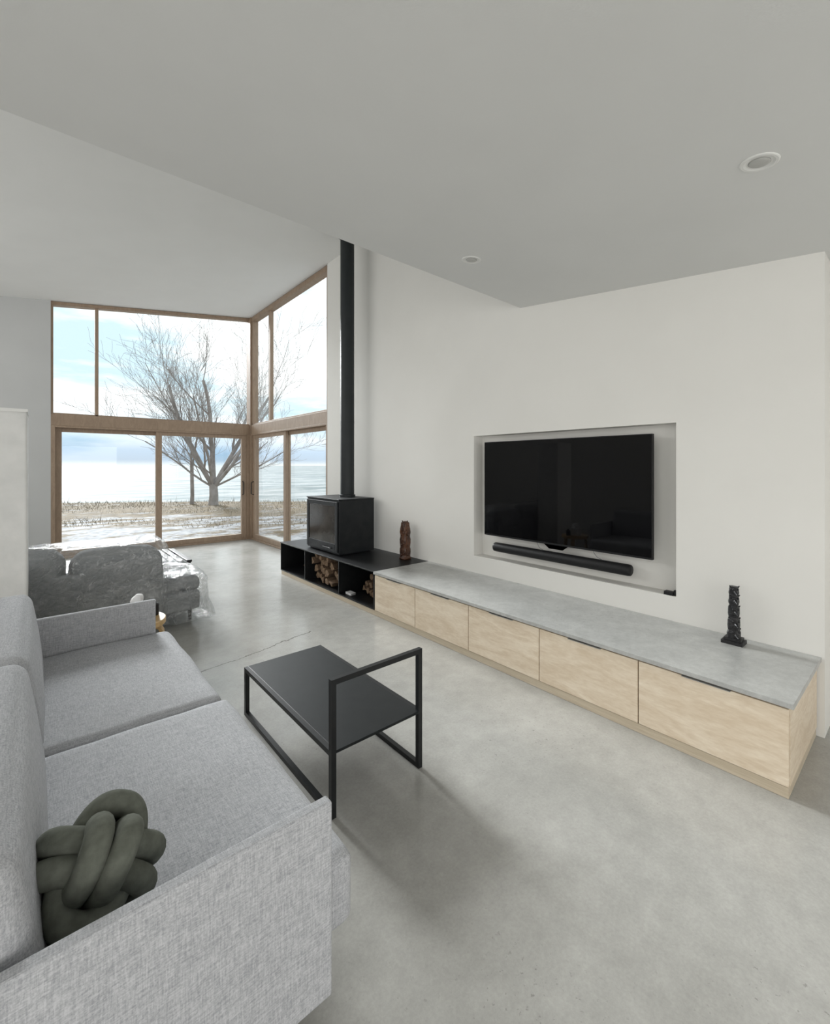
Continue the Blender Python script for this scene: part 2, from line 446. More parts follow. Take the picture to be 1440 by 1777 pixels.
for x in (-3.2,W):
    for (y,z0,z1) in ((-3.2,LC(-3.2),4.6),(YE,LC(YE),4.6)):
        vs.append(bm.verts.new((x,y,z0))); vs.append(bm.verts.new((x,y,z1)))
hexa(bm,vs)
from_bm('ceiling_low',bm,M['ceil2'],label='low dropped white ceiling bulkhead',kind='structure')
bm=bmesh.new(); vs=[]
for x in (W,3.42):
    for (y,z0,z1) in ((-3.2,LC(-3.2),3.1),(.36,LC(.36),3.1)):
        vs.append(bm.verts.new((x,y,z0))); vs.append(bm.verts.new((x,y,z1)))
hexa(bm,vs)
from_bm('ceiling_recess',bm,M['ceil2'],label='white ceiling of the side recess',kind='structure')
sw=root('light_switch',(3.42,.2,1.62),'white wall switch plate in the side recess','light switch')
box('switch_plate',(3.412,.14,1.55),(3.42,.22,1.67),M['switch'],sw,.002)
box('rocker',(3.405,.16,1.58),(3.412,.2,1.64),M['switch'],sw,.002)

# ------------------------------------------------------------------ windows
DH=2.0; TR=2.17
XL,XR=.137,W-.03
box('trim_1',(XL,YW,DH),(XR+.02,YW+.16,TR),M['oak'],bevel=.004,kind='structure',label='timber transom beam over the sliding door')
box('trim_2',(W,5.49,DH),(W+.16,YW-.06,TR),M['oak'],bevel=.004,kind='structure',label='timber transom beam over the side sliding door')
box('trim_3',(XR+.02,YW-.04,0),(W+.14,YW+.16,ZT(W)-.005),M['oak'],bevel=.004,kind='structure',label='timber corner post joining both glazed walls')
def slopebox(bm,xa,xb,ya,yb,h0,h1):
    vs=[]
    for x in (xa,xb):
        for y in (ya,yb):
            for dz in (h0,h1): vs.append(bm.verts.new((x,y,ZT(x)+dz)))
    hexa(bm,vs)
def polyplane(bm,pts):
    bm.faces.new([bm.verts.new(p) for p in pts])
w1=root('window_1',(1.6,YW+.08,TR),'tall upper fixed timber window with two panes',None,'structure')
bm=bmesh.new()
slopebox(bm,XL,XR+.02,YW+.02,YW+.14,-.055,-.005)
add_box(bm,(XL,YW+.02,TR),(XL+.03,YW+.14,ZT(XL)-.055))
add_box(bm,(.67,YW+.03,TR),(.715,YW+.1,ZT(.67)-.05))
add_box(bm,(XL+.03,YW+.03,TR),(XR+.02,YW+.13,TR+.02))
bev(from_bm('frame',bm,M['oak'],w1),.003)
bm=bmesh.new(); polyplane(bm,[(XL,YW+.08,TR),(XR,YW+.08,TR),(XR,YW+.08,ZT(XR)-.03),(XL,YW+.08,ZT(XL)-.03)])
from_bm('glass',bm,M['glass'],w1)
w2=root('window_2',(W+.08,6.9,TR),'tall upper side fixed timber window',None,'structure')
bm=bmesh.new()
add_box(bm,(W+.01,5.52,ZT(W)-.08),(W+.12,YW-.04,ZT(W)-.005))
add_box(bm,(W+.01,5.49,TR),(W+.12,5.53,ZT(W)-.005))
add_box(bm,(W+.04,7.58,TR),(W+.10,7.66,ZT(W)-.08))
add_box(bm,(W+.02,5.53,TR),(W+.12,YW-.04,TR+.025))
add_box(bm,(W+.02,YW-.1,TR),(W+.12,YW-.04,ZT(W)-.08))
bev(from_bm('frame',bm,M['oak'],w2),.003)
bm=bmesh.new(); polyplane(bm,[(W+.07,5.5,TR),(W+.07,YW-.06,TR),(W+.07,YW-.06,ZT(W)-.05),(W+.07,5.5,ZT(W)-.05)])
from_bm('glass',bm,M['glass'],w2)
def frame4(bm,a0,a1,z0,z1,p0,p1,ws,wr_t,wr_b,axis):
    def B(a,b,za,zb):
        if axis=='x': add_box(bm,(a,p0,za),(b,p1,zb))
        else: add_box(bm,(p0,a,za),(p1,b,zb))
    B(a0,a0+ws,z0,z1); B(a1-ws,a1,z0,z1); B(a0+ws,a1-ws,z1-wr_t,z1); B(a0+ws,a1-ws,z0,z0+wr_b)
d1=root('door_1',(1.6,YW+.08,0),'wide timber framed sliding glass door',None,'structure')
bm=bmesh.new(); frame4(bm,XL,XR+.02,0,DH,YW+.0,YW+.16,.05,.03,.03,'x'); bev(from_bm('frame',bm,M['oak'],d1),.003)
bm=bmesh.new(); frame4(bm,XL+.05,1.6,.03,DH-.03,YW+.09,YW+.14,.08,.06,.08,'x'); p=from_bm('sliding_panel',bm,M['oak'],d1); bev(p,.003)
bm=bmesh.new(); frame4(bm,1.5,XR-.03,.03,DH-.03,YW+.02,YW+.08,.09,.06,.08,'x'); p2=from_bm('sliding_panel',bm,M['oak'],d1); bev(p2,.003)
bm=bmesh.new(); polyplane(bm,[(XL+.1,YW+.115,.08),(1.55,YW+.115,.08),(1.55,YW+.115,DH-.08),(XL+.1,YW+.115,DH-.08)]); from_bm('glass',bm,M['glass'],d1)
bm=bmesh.new(); polyplane(bm,[(1.55,YW+.05,.08),(XR-.06,YW+.05,.08),(XR-.06,YW+.05,DH-.08),(1.55,YW+.05,DH-.08)]); from_bm('glass',bm,M['glass'],d1)
bm=bmesh.new(); tube(bm,[(2.94,YW+.02,.85),(2.94,YW-.03,.87),(2.94,YW-.03,1.08),(2.94,YW+.02,1.1)],.009,8); from_bm('handle',bm,M['black'],d1,label='black pull handle')
d2=root('door_2',(W+.08,6.9,0),'timber framed sliding glass side door',None,'structure')
bm=bmesh.new(); frame4(bm,5.49,YW-.04,0,DH,W,W+.14,.04,.03,.03,'y'); bev(from_bm('frame',bm,M['oak'],d2),.003)
bm=bmesh.new(); frame4(bm,6.9,YW-.08,.03,DH-.03,W+.02,W+.065,.09,.06,.08,'y'); bev(from_bm('sliding_panel',bm,M['oak'],d2),.003)
bm=bmesh.new(); frame4(bm,5.53,7.0,.03,DH-.03,W+.075,W+.12,.08,.06,.08,'y'); bev(from_bm('sliding_panel',bm,M['oak'],d2),.003)
bm=bmesh.new(); polyplane(bm,[(W+.045,6.95,.08),(W+.045,YW-.12,.08),(W+.045,YW-.12,DH-.08),(W+.045,6.95,DH-.08)]); from_bm('glass',bm,M['glass'],d2)
bm=bmesh.new(); polyplane(bm,[(W+.1,5.6,.08),(W+.1,6.95,.08),(W+.1,6.95,DH-.08),(W+.1,5.6,DH-.08)]); from_bm('glass',bm,M['glass'],d2)
bm=bmesh.new(); tube(bm,[(W+.02,8.31,.85),(W-.03,8.31,.87),(W-.03,8.31,1.08),(W+.02,8.31,1.1)],.009,8); from_bm('handle',bm,M['black'],d2,label='black pull handle')

# ------------------------------------------------------------------ cabinets
CX=2.386; ys=[.388,1.0,1.6,2.2,2.8,3.38]
box('cabinet_plinth',(CX+.006,.392,0),(3.06,5.47,.048),M['plyedge'],bevel=.002,label='low pale plywood plinth under the long bench',category='plinth')
for i in range(5):
    a,b=ys[i],ys[i+1]
    lab='low birch plywood cabinet with single door under concrete top' if i else 'end birch plywood cabinet with exposed side panel'
    r=root('cabinet',(2.72,(a+b)/2,.05),lab,'cabinet',group='row of low plywood cabinets')
    boxes('body',[((CX+.02,a+.001,.05),(3.06,a+.019,.386)),((CX+.02,b-.019,.05),(3.06,b-.001,.386)),((CX+.02,a+.019,.05),(3.06,b-.019,.068)),
       ((CX+.02,a+.019,.368),(3.06,b-.019,.386)),((3.045,a+.019,.068),(3.06,b-.019,.368))],M['ply'],r)
    d=box('door',(CX,a+.003,.052),(CX+.018,b-.003,.378),M['ply'],r,.0015)
    m=(a+b)/2
    h=boxes('handle',[((CX-.008,m-.1,.3785),(CX+.014,m+.1,.380)),((CX-.008,m-.1,.375),(CX-.0065,m+.1,.380))],M['steel'],None,label='slim metal edge pull')
    h.location -= (r.location+d.location); h.parent=d
box('worktop',(CX-.012,.372,.388),(3.068,3.386,.412),M['ctop'],bevel=.002,label='long polished grey concrete worktop on the cabinets',category='worktop')
sh=root('firewood_shelf',(2.72,4.43,.05),'open black steel firewood shelf with three bays','shelf')
Y0,Y1=3.39,5.48; divs=[4.03,4.8]
L_=[((CX,Y0,.05),(3.06,Y1,.062)),((CX,Y0,.062),(3.06,Y0+.01,.4)),((CX,Y1-.01,.062),(3.06,Y1,.4)),((3.05,Y0,.062),(3.06,Y1,.4))]
for d in divs: L_.append(((CX,d-.006,.062),(3.05,d+.006,.4)))
boxes('carcass',L_,M['black'],sh)
box('top_plate',(CX-.005,Y0,.4),(3.068,Y1+.005,.412),M['black'],sh,.002)

def log(y,z,r,x0,ln,seed,tilt=0):
    rnd=random.Random(seed); n=rnd.choice([3,4,4,5,6])
    bm=bmesh.new(); a0=rnd.random()*6
    ang=[a0+2*math.pi*j/n+rnd.uniform(-.25,.25) for j in range(n)]
    rr=[r*rnd.uniform(.85,1.08) for j in range(n)]
    K=6; rings=[]
    for k in range(K):
        t=k/(K-1)
        rings.append([bm.verts.new((x0+ln*t+(rnd.uniform(-.012,.012) if k in(0,K-1) else 0),y+rr[j]*math.cos(ang[j])*(1+.07*math.sin(k*2+j)),z+rr[j]*math.sin(ang[j])*(1+.05*math.cos(k*1.7+j))+tilt*t)) for j in range(n)])
    for a,b in zip(rings,rings[1:]):
        for j in range(n):
            f=bm.faces.new((a[j],a[(j+1)%n],b[(j+1)%n],b[j])); f.material_index=0 if rnd.random()<.5 else 1
    for rg in (rings[0],rings[-1]): bm.faces.new(rg).material_index=1
    o=from_bm('firewood_log',bm,[M['bark'],M['logend']],label='split firewood log stacked in the steel shelf',category='firewood',group='firewood in the shelf')
    bev(o,.003,1)
s=0
for row,(z,cnt) in enumerate(((.116,6),(.204,6),(.288,6),(.356,4))):
    for i in range(cnt):
        y=4.098+ (i+.5)*((.635)/cnt)+random.uniform(-.006,.006)
        s+=1
        log(y,z+random.uniform(-.003,.003),.045 if row<3 else .033,2.42+random.uniform(0,.09),.34,s*13+5,random.uniform(0,.004))
for i in range(3): log(5.0+.11*i,.112,.045,2.6,.3,200+i)
for i in range(4): log(3.62+.09*i,.105,.038,2.55+.02*i,.32,300+i)
log(3.7,.182,.036,2.56,.3,331); log(3.8,.18,.036,2.58,.3,332); log(3.75,.25,.034,2.6,.28,333)
bx=root('matchbox',(2.47,3.93,.062),'small white box of matches in the steel shelf','matchbox')
box('sleeve',(2.44,3.88,.062),(2.5,3.98,.085),M['tissue'],bx,.001)
box('tray',(2.445,3.872,.065),(2.495,3.89,.082),M['cable'],bx,.001)

# ------------------------------------------------------------------ stove
st=root('wood_stove',(2.72,4.565,.412),'dark steel cube wood stove with glass door','stove')
SX0,SX1,SY0,SY1,SZ0,SZ1=2.48,2.95,4.19,4.94,.427,1.03
boxes('body',[((SX0+.012,SY0,SZ0),(SX1,SY1,SZ1-.012)),((SX0,SY0-.004,SZ1-.012),(SX1+.004,SY1+.004,SZ1)),((SX0+.03,SY0+.03,.412),(SX1-.03,SY1-.03,SZ0))],M['stove'],st,.004)
bm=bmesh.new(); frame4(bm,SY0+.02,SY1-.02,SZ0+.02,SZ1-.03,SX0-.008,SX0+.012,.05,.05,.09,'y')
dd=from_bm('door',bm,M['stove'],st); bev(dd,.004)
box('door_glass',(SX0+.0,SY0+.06,SZ0+.1),(SX0+.01,SY1-.06,SZ1-.07),M['stoveglass'],st)
bm=bmesh.new(); tube(bm,[(SX0-.008,SY0+.12,SZ0+.06),(SX0-.03,SY0+.12,SZ0+.06),(SX0-.03,SY0+.3,SZ0+.06),(SX0-.008,SY0+.3,SZ0+.06)],.006,8)
from_bm('handle',bm,M['black'],st)
FX,FY=2.795,4.52
bm=bmesh.new(); zt=ZT(FX)
lathe(bm,(FX,FY,0),[(.082,SZ1),(.082,1.9),(.083,1.901),(.083,1.93),(.082,1.931),(.082,zt-.01)],40)
fl=from_bm('stove_pipe',bm,M['flue'],smooth=True,label='tall matte black flue pipe rising from the stove',category='stove pipe')
bm=bmesh.new(); lathe(bm,(FX,FY,0),[(.095,SZ1),(.095,SZ1+.025),(.083,SZ1+.03)],40); 
c1=from_bm('collar',bm,M['flue']); c1.location-=fl.location; c1.parent=fl
bm=bmesh.new(); lathe(bm,(FX,FY,0),[(.12,zt-.06),(.12,zt-.025)],40); 
c2=from_bm('ceiling_rose',bm,M['flue']); c2.location-=fl.location; c2.parent=fl
fl.modifiers.new('e','EDGE_SPLIT')

# ------------------------------------------------------------------ TV + soundbar
tv=root('television',(3.13,1.905,.78),'large black flat screen television in the wall niche','television')
boxes('casing',[((3.055,1.19,.78),(3.085,2.62,1.61)),((3.085,1.35,.82),(3.115,2.46,1.4))],M['darkplastic'],tv,.003)
box('screen',(3.0525,1.196,.795),(3.0545,2.614,1.604),M['glassblack'],tv)
boxes('wall_mount',[((3.115,1.75,1.0),(3.188,2.1,1.3))],M['black'],tv,.002)
bm=bmesh.new(); polyplane(bm,[(3.07,1.80,.782),(3.07,2.02,.782),(3.07,1.97,.745),(3.07,1.85,.745)])
bmesh.ops.solidify(bm,geom=bm.faces[:],thickness=.02)
from_bm('sensor_chin',bm,M['darkplastic'],tv)
sb=root('soundbar',(3.09,1.935,.64),'long black cylindrical soundbar mounted below the television','soundbar')
bm=bmesh.new()
tube(bm,[(3.09,1.34,.68),(3.09,1.345,.68),(3.09,1.36,.68),(3.09,2.51,.68),(3.09,2.525,.68),(3.09,2.53,.68)],[.033,.038,.04,.04,.038,.033],24)
from_bm('body',bm,M['darkplastic'],sb,smooth=True)
for ya in (1.6,2.2): box('bracket',(3.1,ya,.655),(3.188,ya+.03,.70),M['black'],sb)
cb=root('cable',(3.12,1.9,.72),'thin grey cables hanging between television and soundbar','cable')
for a,b in ((2.10,2.04),(1.62,1.55)):
    bm=bmesh.new(); tube(bm,[(3.1,a,.79),(3.095,a-.01,.76),(3.09,(a+b)/2,.735),(3.095,b,.72)],.003,6); from_bm('wire',bm,M['cable'],cb,smooth=True)
sp=root('media_receiver',(3.1,1.12,NZ0),'small black receiver box in the niche corner','receiver')
box('casing',(3.078,1.075,NZ0),(3.12,1.13,NZ0+.022),M['darkplastic'],sp,.002)
box('sensor',(3.085,1.06,NZ0),(3.11,1.0745,NZ0+.035),M['darkplastic'],sp,.002)

# ------------------------------------------------------------------ totems
def sph(bm,c,r,sc=(1,1,1),mi=0,seg=14):
    res=bmesh.ops.create_uvsphere(bm,u_segments=seg,v_segments=seg//2+2,radius=r)
    for v in res['verts']: v.co=Vector((v.co.x*sc[0],v.co.y*sc[1],v.co.z*sc[2]))+Vector(c)
def cone(bm,a,b,r1,r2,n=10): tube(bm,[a,b],[r1,r2],n)
bx_,by_,bz_=2.95,3.62,.412
bm=bmesh.new()
lathe(bm,(bx_,by_,bz_),[(.05,0),(.052,.02),(.044,.025),(.045,.05),(.048,.08),(.047,.11),(.041,.128),(.043,.14),(.046,.17),(.048,.21),(.042,.235),(.042,.25),(.045,.28),(.044,.32),(.039,.345),(.037,.36),(.036,.385),(.022,.4)],24,sq=.55)
dirn=Vector((-.8,-.6,0)); side=Vector((.6,-.8,0))
for z in (.09,.19,.3,.37):
    k=.75 if z>.35 else 1
    c=Vector((bx_,by_,bz_+z))
    cone(bm,c+dirn*.03*k,c+dirn*.085*k+Vector((0,0,-.018)),.018*k,.006,8)
    for s_ in (-1,1):
        sph(bm,c+dirn*.04*k+side*.022*s_*k+Vector((0,0,.018)),.011*k)
        sph(bm,c+side*.042*s_*k+Vector((0,0,-.012)),.018*k,(1,.8,1.9))
        sph(bm,c+side*.03*s_*k+dirn*.03*k+Vector((0,0,-.035)),.014*k)
        cone(bm,c+side*.03*s_*k+dirn*.01+Vector((0,0,.03*k)),c+side*.04*s_*k+dirn*.015+Vector((0,0,.052*k)),.01*k,.004,6)
o=from_bm('totem_figure',bm,M['totemwood'],smooth=True,label='carved dark brown wooden totem figure on black shelf',category='figurine')
bx_,by_,bz_=2.95,.72,.412
bm=bmesh.new()
add_box(bm,(bx_-.045,by_-.05,bz_),(bx_+.045,by_+.05,bz_+.018))
add_box(bm,(bx_-.035,by_-.04,bz_+.018),(bx_+.035,by_+.04,bz_+.032))
lathe(bm,(bx_,by_,bz_),[(.030,.03),(.031,.06),(.026,.075),(.028,.1),(.027,.13),(.023,.145),(.026,.165),(.025,.2),(.020,.21),(.022,.23),(.021,.27),(.019,.275),(.021,.3),(.018,.315)],20,sq=.6)
for z in (.055,.115,.18,.24,.29):
    c=Vector((bx_,by_,bz_+z)); k=1-.9*z
    cone(bm,c+dirn*.02*k,c+dirn*.06*k+Vector((0,0,-.014)),.013*k,.004,8)
    for s_ in (-1,1):
        sph(bm,c+dirn*.028*k+side*.014*s_*k+Vector((0,0,.012)),.008*k)
        sph(bm,c+side*.026*s_*k+Vector((0,0,-.008)),.011*k,(1,.8,1.9))
        cone(bm,c+side*.02*s_*k+Vector((0,0,.014)),c+side*.032*s_*k+dirn*.008+Vector((0,0,.03)),.008*k,.003,6)
from_bm('totem_figure',bm,M['stone'],label='slender black stone totem carving on concrete worktop',category='figurine')

# ------------------------------------------------------------------ downlights
for i,(x,y) in enumerate(((2.0,.41),(2.04,1.855))):
    z=LC(y)
    r=root('downlight',(x,y,z),'round white recessed ceiling downlight','downlight',group='recessed ceiling downlights')
    bm=bmesh.new(); lathe(bm,(x,y,z),[(.060,.001),(.060,-.002),(.056,-.004),(.048,-.004),(.04,-.0005)],40)
    from_bm('trim_ring',bm,M['switch'],r,smooth=False)
    bm=bmesh.new(); lathe(bm,(x,y,z),[(.034,-.001),(.03,-.004),(.022,-.006),(.012,-.007)],32)
    from_bm('lamp_lens',bm,M['lens'],r,smooth=True)
    r.rotation_euler=(math.atan(.117),0,0)

# ------------------------------------------------------------------ coffee table
ct=root('coffee_table',(1.115,2.02,0),'low black steel coffee table with raised handle frame','coffee table')
tx0,tx1,ty0,ty1=.89,1.345,1.55,2.50; th=.267; hh=.54; q=.011
def bar(bm,a,b,h=q):
    a=Vector(a); b=Vector(b); lo=[min(a[i],b[i])-h for i in range(3)]; hi=[max(a[i],b[i])+h for i in range(3)]
    add_box(bm,lo,hi)
box('table_top',(tx0+q,ty0-q,th-.012),(tx1-q,ty1+q,th),M['tabletop'],ct,.001)
for x in (tx0,tx1):
    bm=bmesh.new(); bar(bm,(x,ty0,q),(x,ty0,hh)); from_bm('leg',bm,M['black'],ct)
    bm=bmesh.new(); bar(bm,(x,ty1,q),(x,ty1,th-q)); from_bm('leg',bm,M['black'],ct)
    bm=bmesh.new(); bar(bm,(x,ty0+2*q,q),(x,ty1-2*q,q)); from_bm('floor_runner',bm,M['black'],ct)
    bm=bmesh.new(); bar(bm,(x,ty0+2*q,th-q),(x,ty1-2*q,th-q)); from_bm('side_rail',bm,M['black'],ct)
bm=bmesh.new(); bar(bm,(tx0+2*q,ty0,hh),(tx1-2*q,ty0,hh)); from_bm('handle_bar',bm,M['black'],ct)

# ------------------------------------------------------------------ near sofa
sf=root('sofa',(.13,1.94,0),'light grey wool two-seat sofa with thin panel arms','sofa')
for y in (.905,2.935):
    bev(box('armrest',(-.36,y,.17),(.52,y+.03,.62),M['fabric'],sf),.006,3)
soft('seat_base',(-.34,.94,.19),(.52,2.93,.275),M['fabric'],sf,r=.012,n=14)
soft('seat_cushion',(-.1,.94,.26),(.605,1.925,.435),M['fabric'],sf,r=.032,bulge=(.008,.0,.016),n=26,nz_amp=.004,nz_s=5,seed=1)
soft('seat_cushion',(-.1,1.93,.26),(.59,2.93,.435),M['fabric'],sf,r=.032,bulge=(.008,.0,.016),n=26,nz_amp=.005,nz_s=5,seed=2)
soft('back_cushion',(-.25,.96,.42),(-.005,1.925,.77),M['fabric'],sf,r=.04,bulge=(.012,.0,.012),n=24,nz_amp=.003,nz_s=4,seed=3,shear=-.14)
soft('back_cushion',(-.25,1.935,.42),(-.005,2.92,.77),M['fabric'],sf,r=.04,bulge=(.012,.0,.012),n=24,nz_amp=.003,nz_s=4,seed=4,shear=-.14)
soft('backrest',(-.40,.9,.17),(-.3,2.975,.7),M['fabric'],sf,r=.03,n=12)
for x in (-.3,.40):
    for y in (1.0,2.85):
        bm=bmesh.new(); lathe(bm,(x,y,0),[(.012,0),(.014,.005),(.018,.2)],16); from_bm('leg',bm,M['black'],sf)

# knot cushion : ball knot, three interlocking bands of paired fat tubes
bm=bmesh.new()
kc=Vector((.092,1.14,.560))
vd=Vector((.08,.80,-.60)).normalized()
lx=-vd; right=Vector((1,-.1,0)); right=(right-lx*right.dot(lx)).normalized(); up=lx.cross(right)
if up.z<0: up=-up
an=math.radians(24); ly=(up*math.cos(an)+right*math.sin(an)).normalized(); lz=lx.cross(ly)
R0=Matrix((lx,ly,lz)).transposed()
Rw=Matrix.Rotation(math.radians(14),3,up)@Matrix.Rotation(math.radians(-10),3,right)
ka,kb,kr,kw=.100,.052,.0265,.0255
for ax in range(3):
    for sg in (-1,1):
        pts=[]
        for i in range(72):
            t=2*math.pi*i/72; c_,s_=math.cos(t),math.sin(t)
            e_=.78
            cx=math.copysign(abs(c_)**e_,c_)*ka; cy=math.copysign(abs(s_)**e_,s_)*kb*1.0
            off=sg*kw*(1+.12*math.sin(2*t+ax))
            l=[0,0,0]; l[ax]=cx; l[(ax+1)%3]=cy; l[(ax+2)%3]=off
            pts.append(kc+Rw@(R0@Vector(l)))
        tube(bm,pts,kr,16,closed=True)
from_bm('knot_cushion',bm,M['knot'],smooth=True,label='dark green knotted tube cushion on the grey sofa',category='cushion')

# ------------------------------------------------------------------ stool
so=root('stool',(.45,3.22,0),'small round birch stool behind the sofa arm','stool')
bm=bmesh.new(); lathe(bm,(.45,3.22,0),[(.17,.405),(.175,.41),(.175,.436),(.17,.44)],48); from_bm('seat',bm,M['lightwood'],so)
for a in (-20,100,220):
    a=math.radians(a); dx,dy=math.cos(a),math.sin(a); sxx,syy=-dy,dx
    bm=bmesh.new(); rings=[]
    for (r,z,t) in ((.06,.395,.012),(.12,.395,.014),(.15,.385,.018),(.163,.36,.02),(.168,.3,.02),(.17,.0,.018)):
        c=Vector((.45+dx*r,3.22+dy*r,z)); s1=Vector((sxx,syy,0))*.025
        nrm=Vector((dx,dy,0)) if z<.37 else (Vector((0,0,1)) if r<.14 else Vector((dx*.7,dy*.7,.7)))
        rings.append([bm.verts.new(c+s1),bm.verts.new(c-s1),bm.verts.new(c-s1-nrm*t),bm.verts.new(c+s1-nrm*t)])
    for a_,b_ in zip(rings,rings[1:]):
        for j in range(4): bm.faces.new((a_[j],a_[(j+1)%4],b_[(j+1)%4],b_[j]))
    bm.faces.new(rings[0]); bm.faces.new(rings[-1])
    for v in bm.verts:
        v.co.z=min(v.co.z,.405); v.co.z=max(v.co.z,0)
    from_bm('leg',bm,M['lightwood'],so)
tb=root('tissue_box',(.47,3.2,.44),'white tissue box with crumpled tissue on stool','tissue box')
box('carton',(.42,3.14,.44),(.51,3.25,.54),M['tissue'],tb,.003)
soft('tissue',(.43,3.16,.54),(.5,3.23,.60),M['tissue'],tb,r=.03,n=12,nz_amp=.015,nz_s=22,seed=4)
bm=bmesh.new(); lathe(bm,(.565,3.25,.44),[(.026,0),(.028,.004),(.028,.07),(.012,.08),(.012,.09)],20)
from_bm('jar',bm,M['darkplastic'],label='small dark jar standing on the stool',category='jar')

# ------------------------------------------------------------------ wrapped sofa
ws=root('wrapped_sofa',(.35,4.8,0),'grey sofa wrapped in clear plastic sheeting','sofa')
soft('seat_base',(-.7,4.3,.1),(1.12,5.28,.28),M['fabric2'],ws,r=.04,n=14)
soft('seat_cushion',(-.6,4.34,.26),(1.13,5.27,.40),M['fabric2'],ws,r=.06,bulge=(0,0,.02),n=18,nz_amp=.006,seed=5)
bev(box('backrest',(-.72,4.25,.1),(.81,4.33,.56),M['fabric2'],ws),.015,3)
soft('back_cushion',(-.68,4.27,.38),(.165,4.58,.75),M['fabric2'],ws,r=.13,bulge=(0,.03,.03),n=20,nz_amp=.008,seed=6)
soft('back_cushion',(.175,4.26,.38),(.82,4.55,.71),M['fabric2'],ws,r=.12,bulge=(0,.03,.02),n=20,nz_amp=.008,seed=7)
for (x,y) in ((-.6,4.4),(1.05,4.4),(1.05,5.2),(-.6,5.2)):
    bm=bmesh.new(); lathe(bm,(x,y,0),[(.015,0),(.018,.12)],14); from_bm('leg',bm,M['black'],ws)
soft('plastic_wrap',(-.76,4.205,.04),(.855,4.63,.785),M['plastic'],ws,r=.11,n=52,nz_amp=.014,nz_s=9,seed=8,label='crinkled clear plastic sheet')
soft('plastic_wrap',(.2,4.22,.025),(1.18,5.34,.44),M['plastic'],ws,r=.08,n=54,nz_amp=.019,nz_s=8,seed=9,flare=.045,label='crinkled clear plastic sheet')

sbn=root('slatted_bench',(1.1,5.85,0),'low dark slatted wooden bench beside the wrapped sofa','bench')
for i in range(6):
    x=.88+i*.078
    box('slat',(x,5.45,.31),(x+.055,6.35,.335),M['black'],sbn,.003)
for y in (5.5,6.2):
    box('cross_rail',(.88,y,.27),(1.325,y+.05,.31),M['black'],sbn)
for x in (.9,1.27):
    for y in (5.5,6.2): box('leg',(x,y,0),(x+.04,y+.05,.27),M['black'],sbn)

lp=root('floor_lamp',(-.24,4.0,0),'tall white paper column floor lamp','lamp')
soft('lamp_shade',(-.46,3.8,.05),(-.055,4.16,1.76),M['paper'],lp,r=.012,n=26,nz_amp=.0025,nz_s=4,seed=12)
box('base',(-.42,3.84,0),(-.1,4.12,.05),M['black'],lp,.004)
boxes('top_rim',[((-.462,3.797,1.745),(-.053,3.803,1.765)),((-.462,4.157,1.745),(-.053,4.163,1.765)),((-.462,3.803,1.745),(-.456,4.157,1.765)),((-.059,3.803,1.745),(-.053,4.157,1.765))],M['switch'],lp)

# ------------------------------------------------------------------ outside
bm=bmesh.new()
D=Vector((.6,.8,0)); S=Vector((.8,-.6,0))
rows=[]
for i in range(0,41):
    d=4+ (20.6-4)*i/40
    row=[]
    for j in range(0,81):
        s=-50+100*j/80
        p=D*d+S*s
        z=-.22+.05*noise.noise(Vector((p.x*.4,p.y*.4,0)))
        if i==40: z=-.75; p=D*(d+noise.noise(Vector((s*.3,0,5)))*.6)+S*s
        row.append(bm.verts.new((p.x,p.y,z)))
    rows.append(row)
for a,b in zip(rows,rows[1:]):
    for j in range(80):
        f=bm.faces.new((a[j],a[j+1],b[j+1],b[j])); f.smooth=True
dl=[v for v in bm.verts if v.co.x<W-.9 and v.co.y<YW-.9]
bmesh.ops.delete(bm,geom=dl,context='VERTS')
from_bm('ground',bm,M['ground'],recenter=False,kind='structure',label='flat winter lakeshore with dry grass and snow patches')
bm=bmesh.new(); 
P_=[D*19.5+S*-4000,D*19.5+S*4000,D*5000+S*4000,D*5000+S*-4000]
polyplane(bm,[(p.x,p.y,-.55) for p in P_])
from_bm('lake',bm,M['lake'],recenter=False,kind='structure',label='pale grey lake stretching to the horizon')

bm=bmesh.new(); rg=random.Random(3)
for i in range(22000):
    d=rg.uniform(10.5,20.4); s=rg.uniform(-19,14)
    if noise.noise(Vector((d*.5,s*.35,1)))<.04 and d<15.5: continue
    p=D*d+S*s
    if p.x<W+.6 and p.y<YW+.9: continue
    if p.y<YW-3: continue
    h=rg.uniform(.02,.09) if d<18.5 else rg.uniform(.03,.17)
    if rg.random()<.015: h*=2.5
    a=rg.uniform(0,3.14); w=.010; dx,dy=math.cos(a)*w,math.sin(a)*w; lx_,ly_=rg.uniform(-.08,.08),rg.uniform(-.08,.08)
    v=[bm.verts.new((p.x-dx,p.y-dy,-.25)),bm.verts.new((p.x+dx,p.y+dy,-.25)),bm.verts.new((p.x+lx_,p.y+ly_,-.22+h))]
    bm.faces.new(v)
from_bm('dry_grass',bm,M['grass'],recenter=False,kind='stuff',label='dry tan beach grass poking through snow',category='grass')

